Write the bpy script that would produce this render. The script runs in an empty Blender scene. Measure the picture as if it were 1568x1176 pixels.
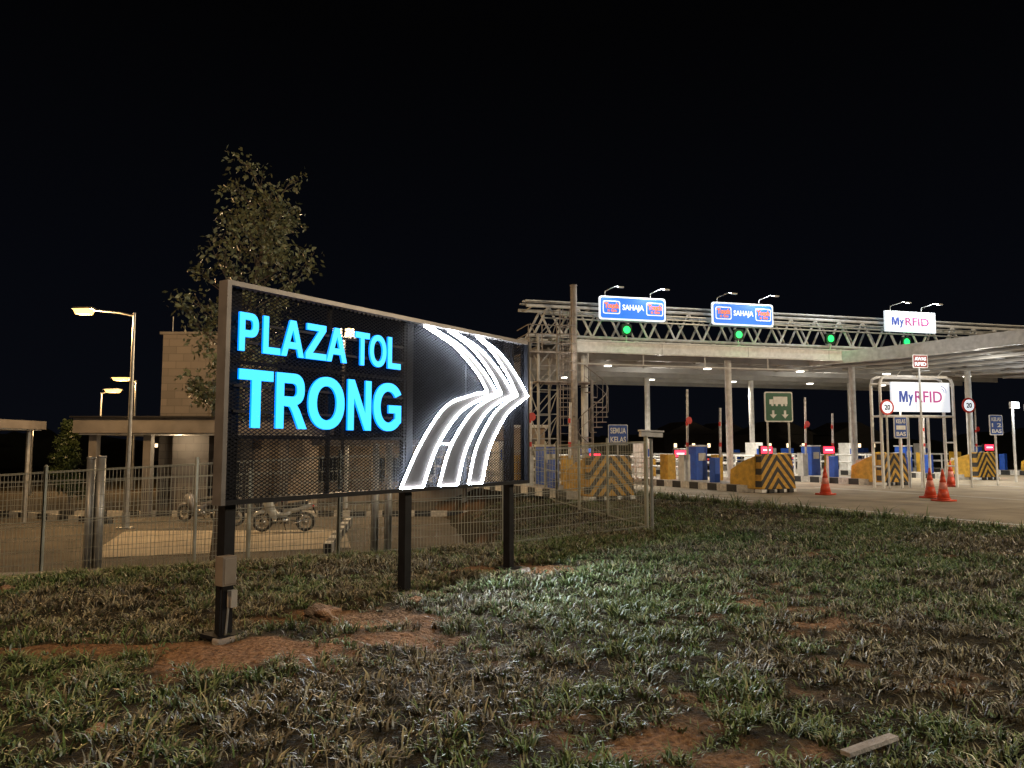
import bpy, math, random
import numpy as np
from mathutils import Vector, Matrix, noise
random.seed(7); rng=np.random.default_rng(7)
scn=bpy.context.scene
scn.view_settings.view_transform='Standard'; scn.view_settings.look='None'; scn.view_settings.exposure=0
COL=bpy.context.collection

# ---------------- materials ----------------
def new_mat(name):
    m=bpy.data.materials.new(name); m.use_nodes=True
    nt=m.node_tree; b=nt.nodes["Principled BSDF"]; return m,nt,b
def mat(name,col,rough=.6,metal=0,var=.25,scale=6,bump=0,coord='Object',bscale=None,spec=.5):
    m,nt,b=new_mat(name); b.inputs['Roughness'].default_value=rough; b.inputs['Metallic'].default_value=metal
    b.inputs['Specular IOR Level'].default_value=spec
    tc=nt.nodes.new("ShaderNodeTexCoord"); n=nt.nodes.new("ShaderNodeTexNoise")
    n.inputs['Scale'].default_value=scale; n.inputs['Detail'].default_value=6
    nt.links.new(tc.outputs[coord],n.inputs['Vector'])
    r=nt.nodes.new("ShaderNodeValToRGB"); r.color_ramp.elements[0].position=.3; r.color_ramp.elements[1].position=.7
    c=col; r.color_ramp.elements[0].color=(c[0]*(1-var),c[1]*(1-var),c[2]*(1-var),1)
    r.color_ramp.elements[1].color=(min(1,c[0]*(1+var)),min(1,c[1]*(1+var)),min(1,c[2]*(1+var)),1)
    nt.links.new(n.outputs['Fac'],r.inputs[0]); nt.links.new(r.outputs[0],b.inputs['Base Color'])
    if bump:
        n2=nt.nodes.new("ShaderNodeTexNoise"); n2.inputs['Scale'].default_value=bscale or scale*5; n2.inputs['Detail'].default_value=5
        nt.links.new(tc.outputs[coord],n2.inputs['Vector'])
        bp=nt.nodes.new("ShaderNodeBump"); bp.inputs['Strength'].default_value=bump; bp.inputs['Distance'].default_value=.03
        nt.links.new(n2.outputs['Fac'],bp.inputs['Height']); nt.links.new(bp.outputs[0],b.inputs['Normal'])
    return m
def emis(name,col,st,base=(.02,.02,.02)):
    m,nt,b=new_mat(name); b.inputs['Base Color'].default_value=(*base,1)
    b.inputs['Emission Color'].default_value=(*col,1); b.inputs['Emission Strength'].default_value=st; return m
def stripes(name,expr,period,ca,cb,rough=.6,emi=0):
    m,nt,b=new_mat(name); b.inputs['Roughness'].default_value=rough
    tc=nt.nodes.new("ShaderNodeTexCoord"); sp=nt.nodes.new("ShaderNodeSeparateXYZ"); nt.links.new(tc.outputs['Object'],sp.inputs[0])
    def M(op,a,b2=None):
        n=nt.nodes.new("ShaderNodeMath"); n.operation=op
        for i,q in enumerate((a,b2)):
            if q is None: continue
            if isinstance(q,(int,float)): n.inputs[i].default_value=q
            else: nt.links.new(q,n.inputs[i])
        return n.outputs[0]
    if expr=='chev': v=M('ADD',sp.outputs['Z'],M('MULTIPLY',M('ABSOLUTE',sp.outputs['X']),1.15))
    else: v=sp.outputs[expr.upper()]
    v=M('GREATER_THAN',M('FRACT',M('DIVIDE',M('ADD',v,100.0),period)),.5)
    ns=nt.nodes.new("ShaderNodeTexNoise"); ns.inputs['Scale'].default_value=9; ns.inputs['Detail'].default_value=6
    nt.links.new(tc.outputs['Object'],ns.inputs['Vector'])
    mx=nt.nodes.new("ShaderNodeMix"); mx.data_type='RGBA'; nt.links.new(v,mx.inputs[0])
    mx.inputs[6].default_value=(*ca,1); mx.inputs[7].default_value=(*cb,1)
    mr=nt.nodes.new("ShaderNodeMapRange"); mr.inputs[1].default_value=.3; mr.inputs[2].default_value=.7; mr.inputs[3].default_value=.55; mr.inputs[4].default_value=1.05
    nt.links.new(ns.outputs['Fac'],mr.inputs[0])
    m2=nt.nodes.new("ShaderNodeMix"); m2.data_type='RGBA'; m2.blend_type='MULTIPLY'; m2.inputs[0].default_value=1
    nt.links.new(mx.outputs[2],m2.inputs[6]); nt.links.new(mr.outputs[0],m2.inputs[7])
    nt.links.new(m2.outputs[2],b.inputs['Base Color'])
    return m

STEEL=mat('galvanised_steel',(.36,.36,.34),.45,.6,.2,8)
WSTEEL=mat('white_painted_steel',(.5,.5,.48),.45,0,.2,5)
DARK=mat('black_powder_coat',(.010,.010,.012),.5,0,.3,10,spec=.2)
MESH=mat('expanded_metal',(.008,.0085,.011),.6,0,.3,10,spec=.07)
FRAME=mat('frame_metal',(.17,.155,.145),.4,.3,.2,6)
SOILC=mat('concrete_footing',(.34,.30,.26),.9,0,.3,9,.6)
CONC=mat('concrete',(.34,.31,.27),.85,0,.2,2.5,.3)
FENCE=mat('fence_wire',(.36,.37,.31),.5,.4,.2,3)
LETTER=emis('letter_face',(.022,.42,1.0),2.4)
LSIDE=emis('letter_return',(0.0,.18,1.0),2.6)
LED=emis('led_white',(.80,.88,1.0),115)
FILL=mat('lane_fill',(.042,.036,.032),.7,0,.12,5,spec=.05)
RED=mat('red_paint',(.55,.03,.02),.5,0,.15)
BLUE=mat('blue_paint',(.015,.08,.42),.5,0,.15)
YEL=mat('yellow_paint',(.50,.29,.03),.5,0,.3)
WHITE=mat('white_paint',(.68,.68,.66),.5,0,.15)
BLACK=mat('black_rubber',(.015,.015,.015),.6,0,.3)
CHEV=stripes('hazard_chevrons','chev',.38,(.022,.02,.018),(.55,.30,.03))
KERB=stripes('kerb_black_white','y',1.0,(.03,.03,.03),(.62,.6,.55))
KERBX=stripes('kerb_black_white_x','x',1.2,(.03,.03,.03),(.62,.6,.55))
BOOM=stripes('boom_red_white','z',1.3,(.75,.73,.7),(.7,.68,.66))

# ---------------- block letters (bold sans) ----------------
def arc(cx,cy,rx,ry,a0,a1,n=18,e=1.0):
    out=[]
    for i in range(n+1):
        t=math.radians(a0+(a1-a0)*i/n);c,s=math.cos(t),math.sin(t)
        out.append((cx+rx*math.copysign(abs(c)**e,c),cy+ry*math.copysign(abs(s)**e,s)))
    return out
GL={
'P':[[(0,0),(0,1),(.42,1)]+arc(.42,.685,.31,.315,88,-88,16,.85)+[(.42,.37),(.21,.37),(.21,0)],
     [(.21,.82),(.40,.82)]+arc(.40,.685,.11,.135,85,-85,12,.85)+[(.40,.55),(.21,.55)]],
'R':[[(0,0),(0,1),(.48,1)]+arc(.48,.715,.31,.285,88,-70,16,.85)+[(.58,.43),(.66,.34),(.87,0),(.63,0),(.46,.29),(.38,.395),(.21,.41),(.21,0)],
     [(.21,.82),(.46,.82)]+arc(.46,.70,.115,.12,85,-85,12,.85)+[(.46,.58),(.21,.58)]],
'O':[arc(.5,.5,.5,.515,0,350,35,.93),arc(.5,.5,.275,.335,0,350,35,.93)],
'G':[arc(.5,.5,.5,.515,32,318,40,.93)+[(.93,.17),(.93,.54),(.5,.54),(.5,.37),(.73,.37),(.73,.25)]+arc(.5,.5,.275,.335,-52,-323,34,.93)],
'N':[[(0,0),(0,1),(.21,1),(.59,.34),(.59,1),(.79,1),(.79,0),(.58,0),(.2,.64),(.2,0)]],
'M':[[(0,0),(0,1),(.27,1),(.45,.4),(.63,1),(.9,1),(.9,0),(.71,0),(.71,.72),(.53,0),(.37,0),(.19,.72),(.19,0)]],
'A':[[(0,0),(.35,1),(.59,1),(.94,0),(.72,0),(.65,.22),(.29,.22),(.22,0)],[(.35,.4),(.59,.4),(.47,.74)]],
'Z':[[(0,0),(0,.16),(.49,.82),(.04,.82),(.04,1),(.76,1),(.76,.84),(.26,.18),(.78,.18),(.78,0)]],
'T':[[(.295,0),(.295,.82),(0,.82),(0,1),(.8,1),(.8,.82),(.505,.82),(.505,0)]],
'L':[[(0,0),(0,1),(.21,1),(.21,.18),(.7,.18),(.7,0)]]}

# ---------------- mesh builder ----------------
class MB:
    def __init__(s,name,loc=(0,0,0),rz=0,bevel=0):
        s.name=name;s.v=[];s.f=[];s.mi=[];s.mats=[];s.loc=loc;s.rz=rz;s.bevel=bevel
    def m(s,mt):
        if mt not in s.mats: s.mats.append(mt)
        return s.mats.index(mt)
    def add(s,vs,fs,mt):
        o=len(s.v);k=s.m(mt);s.v.extend([tuple(a) for a in vs])
        for f in fs: s.f.append(tuple(i+o for i in f));s.mi.append(k)
    def box(s,c,sz,mt,rz=0,ry=0,rx=0,taper=1):
        hx,hy,hz=[a/2 for a in sz];vs=[]
        R=Matrix.Rotation(rz,3,'Z')@Matrix.Rotation(ry,3,'Y')@Matrix.Rotation(rx,3,'X')
        for z in(-hz,hz):
            t=taper if z>0 else 1
            for x,y in((-hx,-hy),(hx,-hy),(hx,hy),(-hx,hy)): vs.append(R@Vector((x*t,y*t,z))+Vector(c))
        s.add(vs,[(3,2,1,0),(4,5,6,7),(0,1,5,4),(1,2,6,5),(2,3,7,6),(3,0,4,7)],mt)
    def tube(s,p0,p1,r,mt,n=8,r1=None):
        s.path([p0,p1],[r,r if r1 is None else r1],mt,n)
    def path(s,pts,r,mt,n=6,closed=False):
        pts=[Vector(p) for p in pts];k=len(pts)
        rs=r if isinstance(r,(list,tuple)) else [r]*k
        vs=[];prev=None
        for i,p in enumerate(pts):
            if closed: d=(pts[(i+1)%k]-pts[i-1]).normalized()
            elif i==0: d=(pts[1]-p).normalized()
            elif i==k-1: d=(p-pts[i-1]).normalized()
            else: d=((pts[i+1]-p).normalized()+(p-pts[i-1]).normalized()); d=d.normalized() if d.length>1e-6 else (pts[i+1]-p).normalized()
            ref=prev if prev is not None else (Vector((0,0,1)) if abs(d.z)<.9 else Vector((1,0,0)))
            a=(ref-d*ref.dot(d))
            if a.length<1e-5: a=d.orthogonal()
            a.normalize();prev=a;b=d.cross(a)
            for j in range(n):
                t=2*math.pi*j/n; vs.append(p+(a*math.cos(t)+b*math.sin(t))*rs[i])
        fs=[]
        for i in range(k if closed else k-1):
            i2=(i+1)%k
            for j in range(n):
                j2=(j+1)%n; fs.append((i*n+j,i*n+j2,i2*n+j2,i2*n+j))
        if not closed: fs.append(tuple(range(n-1,-1,-1)));fs.append(tuple((k-1)*n+j for j in range(n)))
        s.add(vs,fs,mt)
    def prism(s,poly,ext,mt):
        n=len(poly);e=Vector(ext);vs=[Vector(p) for p in poly]+[Vector(p)+e for p in poly]
        fs=[tuple(range(n-1,-1,-1)),tuple(range(n,2*n))]+[(i,(i+1)%n,n+(i+1)%n,n+i) for i in range(n)]
        s.add(vs,fs,mt)
    def disc(s,c,r,th,mt,n=24):
        c=Vector(c); s.prism([c+Vector((r*math.cos(2*math.pi*i/n),0,r*math.sin(2*math.pi*i/n))) for i in range(n)],(0,th,0),mt)
    def torus(s,c,R,r,mt,axis='y',n=28,k=8):
        c=Vector(c);pts=[]
        for i in range(n):
            t=2*math.pi*i/n
            pts.append(c+(Vector((R*math.cos(t),0,R*math.sin(t))) if axis=='y' else Vector((R*math.cos(t),R*math.sin(t),0)) if axis=='z' else Vector((0,R*math.cos(t),R*math.sin(t)))))
        s.path(pts,r,mt,k,True)
    def text(s,body,x0,x1,z0,z1,y,depth,mt,side=None,bold=.03,block=False):
        if block:
            t=bpy.data.curves.new('t','CURVE');t.dimensions='2D';t.fill_mode='BOTH';t.extrude=.5
            for lp in GL[body]:
                sp=t.splines.new('POLY');sp.points.add(len(lp)-1);sp.use_cyclic_u=True
                for q,(a,b2) in zip(sp.points,lp): q.co=(a,b2,0,1)
        else:
            t=bpy.data.curves.new('t','FONT');t.body=body;t.size=1;t.extrude=.5;t.offset=bold;t.resolution_u=4
        o=bpy.data.objects.new('t',t);COL.objects.link(o)
        dg=bpy.context.evaluated_depsgraph_get();dg.update();me=bpy.data.meshes.new_from_object(o.evaluated_get(dg))
        V=np.array([v.co[:] for v in me.vertices]);mn=V.min(0);mx=V.max(0)
        vs=[(x0+(a[0]-mn[0])/(mx[0]-mn[0])*(x1-x0), y-depth*(a[2]+.5), z0+(a[1]-mn[1])/(mx[1]-mn[1])*(z1-z0)) for a in V]
        ff=[tuple(p.vertices) for p in me.polygons];nz=[abs(p.normal.z)>.7 for p in me.polygons]
        s.add(vs,[f for f,q in zip(ff,nz) if q],mt)
        s.add(vs,[f for f,q in zip(ff,nz) if not q],side or mt)
        bpy.data.objects.remove(o);bpy.data.meshes.remove(me)
    def done(s,smooth=False):
        me=bpy.data.meshes.new(s.name);me.from_pydata(s.v,[],s.f)
        for mt in s.mats: me.materials.append(mt)
        me.polygons.foreach_set('material_index',s.mi)
        if smooth: me.polygons.foreach_set('use_smooth',[True]*len(s.f))
        me.update();o=bpy.data.objects.new(s.name,me);COL.objects.link(o)
        o.location=s.loc;o.rotation_euler=(0,0,s.rz)
        if s.bevel:
            b=o.modifiers.new('b','BEVEL');b.width=s.bevel;b.segments=2;b.limit_method='ANGLE'
        return o
def point(name,loc,e,col=(1,1,1),r=.15,parent=None):
    l=bpy.data.lights.new(name,'POINT');l.energy=e;l.color=col;l.shadow_soft_size=r
    o=bpy.data.objects.new(name,l);COL.objects.link(o);o.location=loc
    if parent: 
        bpy.context.view_layer.update(); o.parent=parent;o.matrix_parent_inverse=parent.matrix_world.inverted()
    return o

# ---------------- terrain ----------------
def sm(t): t=max(0.,min(1.,t));return t*t*(3-2*t)
def roadsd(x,y): return min((x-4.5)*.9+(y-25.4)*.44, x-(2-.16*(y-30)) if y>28 else 9)
def base_h(x,y):
    q=-.45*x+.89*y; xm=3-.15*(y-14)
    return -sm((q-9.8)/8.4)*(1-sm((x-(xm-3.5))/3.5))
def gh(x,y):
    b=base_h(x,y);k=max(0,1+b*1.02)*(1 if y<30 and abs(x)<30 else 0)
    sd=roadsd(x,y)
    z=b+k*(.045*noise.noise((x*.8,y*.8,0))+.04*noise.noise((x*2.7,y*2.7,3))+.024*noise.noise((x*8,y*8,5)))
    if sd>-.3: z=b-.1*sm((sd+.3)/.3)+ (z-b)*(1-sm((sd+.3)/.3))
    return z
def bare(x,y):
    v=.5+.7*noise.noise((x*.55+4,y*.75+2,1))+.5*noise.noise((x*1.9,y*2.1,8))+.35*noise.noise((x*6,y*6,2))
    v-=.40
    for cx,cy,rx,ry in((-3.6,6.1,1.9,.32),(-2.1,5.9,.6,.4),(-1.5,7.1,1.0,.25),(.1,9.8,.6,.4)):
        v+=.72*math.exp(-(((x-cx)/rx)**2+((y-cy)/ry)**2))
    return max(0,min(1,(v-.35)*2.4))
def axis(lo,hi,step,far):
    a=list(np.arange(lo,hi+1e-6,step));d=step;x=hi
    while x<far: d*=1.3;x+=d;a.append(x)
    d=step;x=lo
    while x>-far: d*=1.3;x-=d;a.insert(0,x)
    return a
XS=axis(-10,12,.07,700);YS=axis(2.4,15,.07,700)
nx,ny=len(XS),len(YS)
vs=[(x,y,gh(x,y)) for y in YS for x in XS]
fs=[(j*nx+i,j*nx+i+1,(j+1)*nx+i+1,(j+1)*nx+i) for j in range(ny-1) for i in range(nx-1)]
me=bpy.data.meshes.new('ground');me.from_pydata(vs,[],fs);me.polygons.foreach_set('use_smooth',[True]*len(fs))
at=me.attributes.new('bare','FLOAT','POINT');at.data.foreach_set('value',[bare(v[0],v[1]) for v in vs])
m,nt,b=new_mat('soil_and_turf')
b.inputs['Roughness'].default_value=.95;b.inputs['Specular IOR Level'].default_value=.2
A=nt.nodes.new('ShaderNodeAttribute');A.attribute_name='bare'
tc=nt.nodes.new('ShaderNodeTexCoord')
n1=nt.nodes.new('ShaderNodeTexNoise');n1.inputs['Scale'].default_value=9;n1.inputs['Detail'].default_value=10
n2=nt.nodes.new('ShaderNodeTexNoise');n2.inputs['Scale'].default_value=30;n2.inputs['Detail'].default_value=9
for n in(n1,n2): nt.links.new(tc.outputs['Object'],n.inputs['Vector'])
r1=nt.nodes.new('ShaderNodeValToRGB');r1.color_ramp.elements[0].color=(.018,.015,.008,1);r1.color_ramp.elements[1].color=(.07,.054,.026,1);r1.color_ramp.elements[0].position=.35;r1.color_ramp.elements[1].position=.68
r2=nt.nodes.new('ShaderNodeValToRGB');r2.color_ramp.elements[0].color=(.09,.045,.02,1);r2.color_ramp.elements[1].color=(.42,.23,.11,1);r2.color_ramp.elements[0].position=.3;r2.color_ramp.elements[1].position=.7
nt.links.new(n1.outputs['Fac'],r1.inputs[0]);nt.links.new(n2.outputs['Fac'],r2.inputs[0])
mx=nt.nodes.new('ShaderNodeMix');mx.data_type='RGBA';nt.links.new(A.outputs['Fac'],mx.inputs[0]);nt.links.new(r1.outputs[0],mx.inputs[6]);nt.links.new(r2.outputs[0],mx.inputs[7])
nt.links.new(mx.outputs[2],b.inputs['Base Color'])
bp=nt.nodes.new('ShaderNodeBump');bp.inputs['Strength'].default_value=1;bp.inputs['Distance'].default_value=.08
nt.links.new(n2.outputs['Fac'],bp.inputs['Height']);nt.links.new(bp.outputs[0],b.inputs['Normal'])
me.materials.append(m);o=bpy.data.objects.new('ground',me);COL.objects.link(o)

# ---------------- grass ----------------
def make_grass(name,cx,cy,cz,nb,hgt,wid,spread,tint,seed):
    rg=np.random.default_rng(seed)
    N=int(nb.sum());idx=np.repeat(np.arange(len(cx)),nb)
    r=spread[idx]*np.sqrt(rg.random(N));th=rg.random(N)*2*np.pi
    x=cx[idx]+r*np.cos(th);y=cy[idx]+r*np.sin(th);z=cz[idx]-.01
    h=hgt[idx]*(.35+.9*rg.random(N));w=wid[idx]*(.6+.8*rg.random(N))
    la=th+rg.normal(0,.8,N);ln=h*(.3+1.1*rg.random(N))
    fa=la+np.pi/2+rg.normal(0,.5,N);wx=np.cos(fa)*w;wy=np.sin(fa)*w
    dx=np.cos(la)*ln;dy=np.sin(la)*ln
    P=np.zeros((N,5,3))
    P[:,0]=np.stack([x-wx,y-wy,z],1);P[:,1]=np.stack([x+wx,y+wy,z],1)
    P[:,2]=np.stack([x+wx*.8+dx*.38,y+wy*.8+dy*.38,z+h*.62],1);P[:,3]=np.stack([x-wx*.8+dx*.38,y-wy*.8+dy*.38,z+h*.62],1)
    P[:,4]=np.stack([x+dx,y+dy,z+h*(.55+.45*rg.random(N))],1)
    green=np.array([.085,.145,.04]);green2=np.array([.17,.21,.08]);dry=np.array([.30,.265,.15]);purp=np.array([.145,.13,.09]);brown=np.array([.10,.075,.038])
    pal=np.stack([green,green2,dry,purp,brown])
    t=tint[idx]+rg.normal(0,.25,N)
    k=np.where(t<.5,(rg.random(N)<.6).astype(int),np.where(rg.random(N)<.42,2,np.where(rg.random(N)<.6,3,4)))
    c=pal[k]*(.5+.95*rg.random((N,1)))
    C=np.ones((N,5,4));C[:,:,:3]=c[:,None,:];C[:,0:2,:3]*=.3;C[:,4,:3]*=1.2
    me=bpy.data.meshes.new(name);me.vertices.add(N*5);me.vertices.foreach_set('co',P.ravel())
    me.loops.add(N*7);li=np.empty((N,7),int);bs=(np.arange(N)*5)[:,None];li[:]=bs+np.array([0,1,2,3,3,2,4])
    me.loops.foreach_set('vertex_index',li.ravel());me.polygons.add(N*2)
    st=np.empty((N,2),int);st[:,0]=np.arange(N)*7;st[:,1]=st[:,0]+4;me.polygons.foreach_set('loop_start',st.ravel())
    me.update(calc_edges=True)
    a=me.attributes.new('Col','FLOAT_COLOR','POINT');a.data.foreach_set('color',C.ravel())
    return me
m,nt,b=new_mat('grass_blades');A=nt.nodes.new('ShaderNodeAttribute');A.attribute_name='Col'
nt.links.new(A.outputs['Color'],b.inputs['Base Color']);b.inputs['Roughness'].default_value=.4
GRASS=m
cl=[]
n_try=56000
ys=2.6+ (rng.random(n_try)**.75)*13.5
xs=(rng.random(n_try)*2-1)*(ys*.78+1.2)
for x,y in zip(xs,ys):
    if roadsd(x,y)>-.15 or base_h(x,y)<-.75: continue
    bv=bare(x,y)
    if random.random()<bv*.95: continue
    cv=.5+.95*noise.noise((x*3.3,y*3.3,21))+.4*noise.noise((x*9,y*9,2))
    if random.random()>.16+.72*cv: continue
    cl.append((x,y,gh(x,y),bv))
for i in range(5200):
    y=13+random.random()*14;x=-3+random.random()*13
    if roadsd(x,y)>-.1 or base_h(x,y)<-.8: continue
    cl.append((x,y,gh(x,y),-1 if roadsd(x,y)>-1.0 else .3))
cl=np.array(cl);n=len(cl)
tint=np.array([.46+.9*noise.noise((c[0]*.45,c[1]*.45,11))+.7*noise.noise((c[0]*1.9,c[1]*1.9,4)) for c in cl])
big=np.array([.5+1.1*noise.noise((c[0]*2.3,c[1]*2.3,31)) for c in cl]).clip(0,1)
far=np.clip((cl[:,1]-7)/8,0,1)
verge=(cl[:,3]<0)
h=(.035+.055*big**1.5+.06*rng.random(n)**3)*(1+.25*far)*(1-.35*np.clip(cl[:,3],0,1));h[verge]*=2.2;tint[verge]-=.35
nb=(8+rng.random(n)*11).astype(int)
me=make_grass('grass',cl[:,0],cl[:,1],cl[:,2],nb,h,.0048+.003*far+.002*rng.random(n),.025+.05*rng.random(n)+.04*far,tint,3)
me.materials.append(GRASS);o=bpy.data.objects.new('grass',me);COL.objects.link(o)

def rock(x,y,s,col,nm='rock'):
    mb=bpy.data.meshes.new(nm);import bmesh
    bm=bmesh.new();bmesh.ops.create_icosphere(bm,subdivisions=4,radius=s)
    for v in bm.verts:
        k=1+.5*noise.noise(v.co/s*1.3+Vector((x*7,y*5,0)))+.2*noise.noise(v.co/s*3.5)+.06*noise.noise(v.co/s*9)
        v.co=Vector((v.co.x*1.2,v.co.y*.9,v.co.z*.75))*k
    bm.to_mesh(mb);bm.free();mb.materials.append(col)
    o=bpy.data.objects.new(nm,mb);COL.objects.link(o);o.location=(x,y,gh(x,y)+s*.4)
CLAY=mat('clay_rock',(.34,.2,.11),.95,0,.4,14,1)
rock(-1.72,7.0,.125,CLAY);rock(-5.75,8.7,.07,CLAY);rock(-2.3,4.33,.05,CLAY);rock(-1.0,7.9,.05,CLAY)
pl=MB('wooden_plank',(1.85,4.02,gh(1.85,4.02)+.075),math.radians(32));pl.box((0,0,0),(.42,.055,.022),SOILC);pl.done()

# ---------------- road / parking ----------------
ROAD=mat('road_concrete',(.30,.25,.175),.85,0,.28,.9,.3,bscale=30)
ASPH=mat('parking_asphalt',(.10,.086,.065),.9,0,.35,1.3,.4,bscale=60)
PAVE=mat('pavement_concrete',(.36,.31,.23),.85,0,.2,1.5,.3,bscale=30)
rd=MB('toll_road')
L=[(2-.16*50,80),(2.0,30.4),(4.5,25.4),(9.8,14.56),(16.9,0),(60,0),(60,80)]
rd.add([(x,y,.045) for x,y in L],[tuple(range(len(L)))],ROAD)
for i in range(1,4):
    a,b2=L[i],L[i+1]
    rd.add([(a[0],a[1],-.15),(b2[0],b2[1],-.15),(b2[0],b2[1],.045),(a[0],a[1],.045)],[(0,1,2,3)],CONC)
rd.done()
JOINT=mat('joint_sealant',(.06,.05,.045),.8)
mk=MB('road_marking')
for k in range(5):
    o0=Vector((4.7+k*6.6,25.5+k*3.2,.05));D=Vector((.44,-.9,0))
    N=Vector((.9,.44,0))
    for w,off,mt in((.05,.25,WHITE),(.015,3.0,JOINT)):
        p=o0+N*off;q=p+D*22
        mk.add([p-N*w,p+N*w,q+N*w,q-N*w],[(0,1,2,3)],mt)
for k in range(7):
    D=Vector((.44,-.9,0));N=Vector((.9,.44,0));p=Vector((4.9,25.1,.054))+D*(k*3.6-2);q=p+N*24
    mk.add([p-D*.012,p+D*.012,q+D*.012,q-D*.012],[(0,1,2,3)],JOINT)
mk.done()
pk=MB('parking_lot');pk.add([(-70,8,-.985),(1,8,-.985),(1,30,-.985),(-3,44,-.985),(-70,44,-.985)],[(0,1,2,3,4)],ASPH);pk.done()
pv=MB('concrete_pavement');pv.add([(-9.9,17.6,-.97),(-4.1,19.4,-.97),(-5.2,23.6,-.97),(-11.8,23.2,-.97)],[(0,1,2,3)],PAVE);pv.done()
kb=MB('parking_kerb',(-20,28.2,-.985),0);kb.box((5,0,.1),(30,.18,.2),KERBX);kb.done()
kb=MB('parking_kerb',(-24,31,-.985),math.radians(-28));kb.box((4,0,.1),(16,.18,.2),KERBX);kb.done()
kb=MB('parking_kerb',(-4.6,19.4,-.985),math.radians(98));kb.box((2.5,0,.12),(7,.2,.24),KERBX);kb.done()

# ---------------- main sign ----------------
SA=math.atan2(.82432,.56613)
sg=MB('illuminated_sign',(-2.36,6.43,0),SA)
for x in(0,2.23,4.22):
    sg.box((x,.09,1.5),(.1,.1,3.0),DARK)
    sg.box((x,.09,.02),(.26,.26,.03),DARK)
x0,x1,z0,z1=-.165,4.5,1.11,3.01
t=.042
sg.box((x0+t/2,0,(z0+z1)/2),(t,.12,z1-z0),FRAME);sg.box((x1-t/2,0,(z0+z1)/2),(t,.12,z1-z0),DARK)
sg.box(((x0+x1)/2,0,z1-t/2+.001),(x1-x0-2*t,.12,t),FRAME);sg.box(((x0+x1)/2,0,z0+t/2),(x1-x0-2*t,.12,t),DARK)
for x in(1.05,2.12,3.2,4.22): sg.box((x,.03,(z0+z1)/2),(.035,.03,z1-z0-2*t),DARK)
for z in(1.68,2.33): sg.box((1.0,.03,z),(2.2,.026,.03),DARK)
for z in(1.90,2.12,2.5,2.67): sg.box((1.0,-.015,z),(2.1,.02,.022),DARK)
a0,a1,c0,c1=x0+t,x1-t,z0+t,z1-t
for sgn,yy in((1,0.0),(-1,.003)):
    sl=.55*sgn;pt=.033;w=.0050
    c=c0-abs(sl)*(a1-a0)-.1 if sgn>0 else c0
    while c<c1+(abs(sl)*(a1-a0) if sgn<0 else 0)+.01:
        xa,za=a0,c;xb,zb=a1,c+sl*(a1-a0)
        def atz(z): return a0+(z-c)/sl
        if sgn>0:
            if za<c0: xa,za=atz(c0),c0
            if zb>c1: xb,zb=atz(c1),c1
        else:
            if za>c1: xa,za=atz(c1),c1
            if zb<c0: xb,zb=atz(c0),c0
        if xb>xa+.01 and xa<a1 and xb>a0:
            sg.add([(xa,yy,za-w),(xb,yy,zb-w),(xb,yy+.002,zb+w),(xa,yy+.002,za+w)],[(0,1,2,3)],MESH)
        c+=pt
for ch,a,b2 in(('P',-.03,.165),('L',.215,.40),('A',.41,.67),('Z',.69,.94),('A',.945,1.205),('T',1.315,1.515),('O',1.52,1.76),('L',1.785,1.98)):
    sg.text(ch,a,b2,2.42,2.755,-.03,.022,LETTER,LSIDE,block=True)
for ch,a,b2 in(('T',-.02,.335),('R',.37,.72),('O',.735,1.185),('N',1.23,1.55),('G',1.585,1.995)):
    sg.text(ch,a,b2,1.76,2.265,-.03,.022,LETTER,LSIDE,block=True)
def cr(P,n=8):
    out=[];P=[Vector(p) for p in P];Q=[P[0]*2-P[1]]+P+[P[-1]*2-P[-2]]
    for i in range(1,len(Q)-2):
        for k in range(n):
            t=k/n;a,b2,c,d=Q[i-1:i+3]
            out.append(.5*((2*b2)+(-a+c)*t+(2*a-5*b2+4*c-d)*t*t+(-a+3*b2-3*c+d)*t**3))
    out.append(P[-1]);return out
lo=[[(2.0,1.15),(2.31,1.62),(2.73,2.05),(3.2,2.21),(3.56,2.28)],[(2.36,1.15),(2.60,1.6),(2.98,1.98),(3.4,2.17),(3.76,2.27)],
    [(2.63,1.15),(2.84,1.6),(3.2,1.98),(3.55,2.17),(3.86,2.27)],[(2.97,1.15),(3.14,1.58),(3.47,1.97),(3.8,2.16),(4.13,2.27)],
    [(3.18,1.15),(3.33,1.58),(3.65,1.97),(3.95,2.16),(4.22,2.27)],[(3.45,1.15),(3.6,1.57),(3.94,1.98),(4.2,2.14),(4.47,2.27)]]
up=[[(2.36,2.95),(2.89,2.78),(3.33,2.51),(3.56,2.28)],[(2.46,2.95),(3.04,2.78),(3.49,2.51),(3.76,2.27)],
    [(2.78,2.95),(3.24,2.79),(3.64,2.51),(3.86,2.27)],[(2.86,2.95),(3.42,2.79),(3.87,2.51),(4.13,2.27)],
    [(3.32,2.95),(3.66,2.79),(4.0,2.52),(4.22,2.27)],[(3.38,2.95),(3.84,2.78),(4.21,2.52),(4.47,2.27)]]
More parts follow.
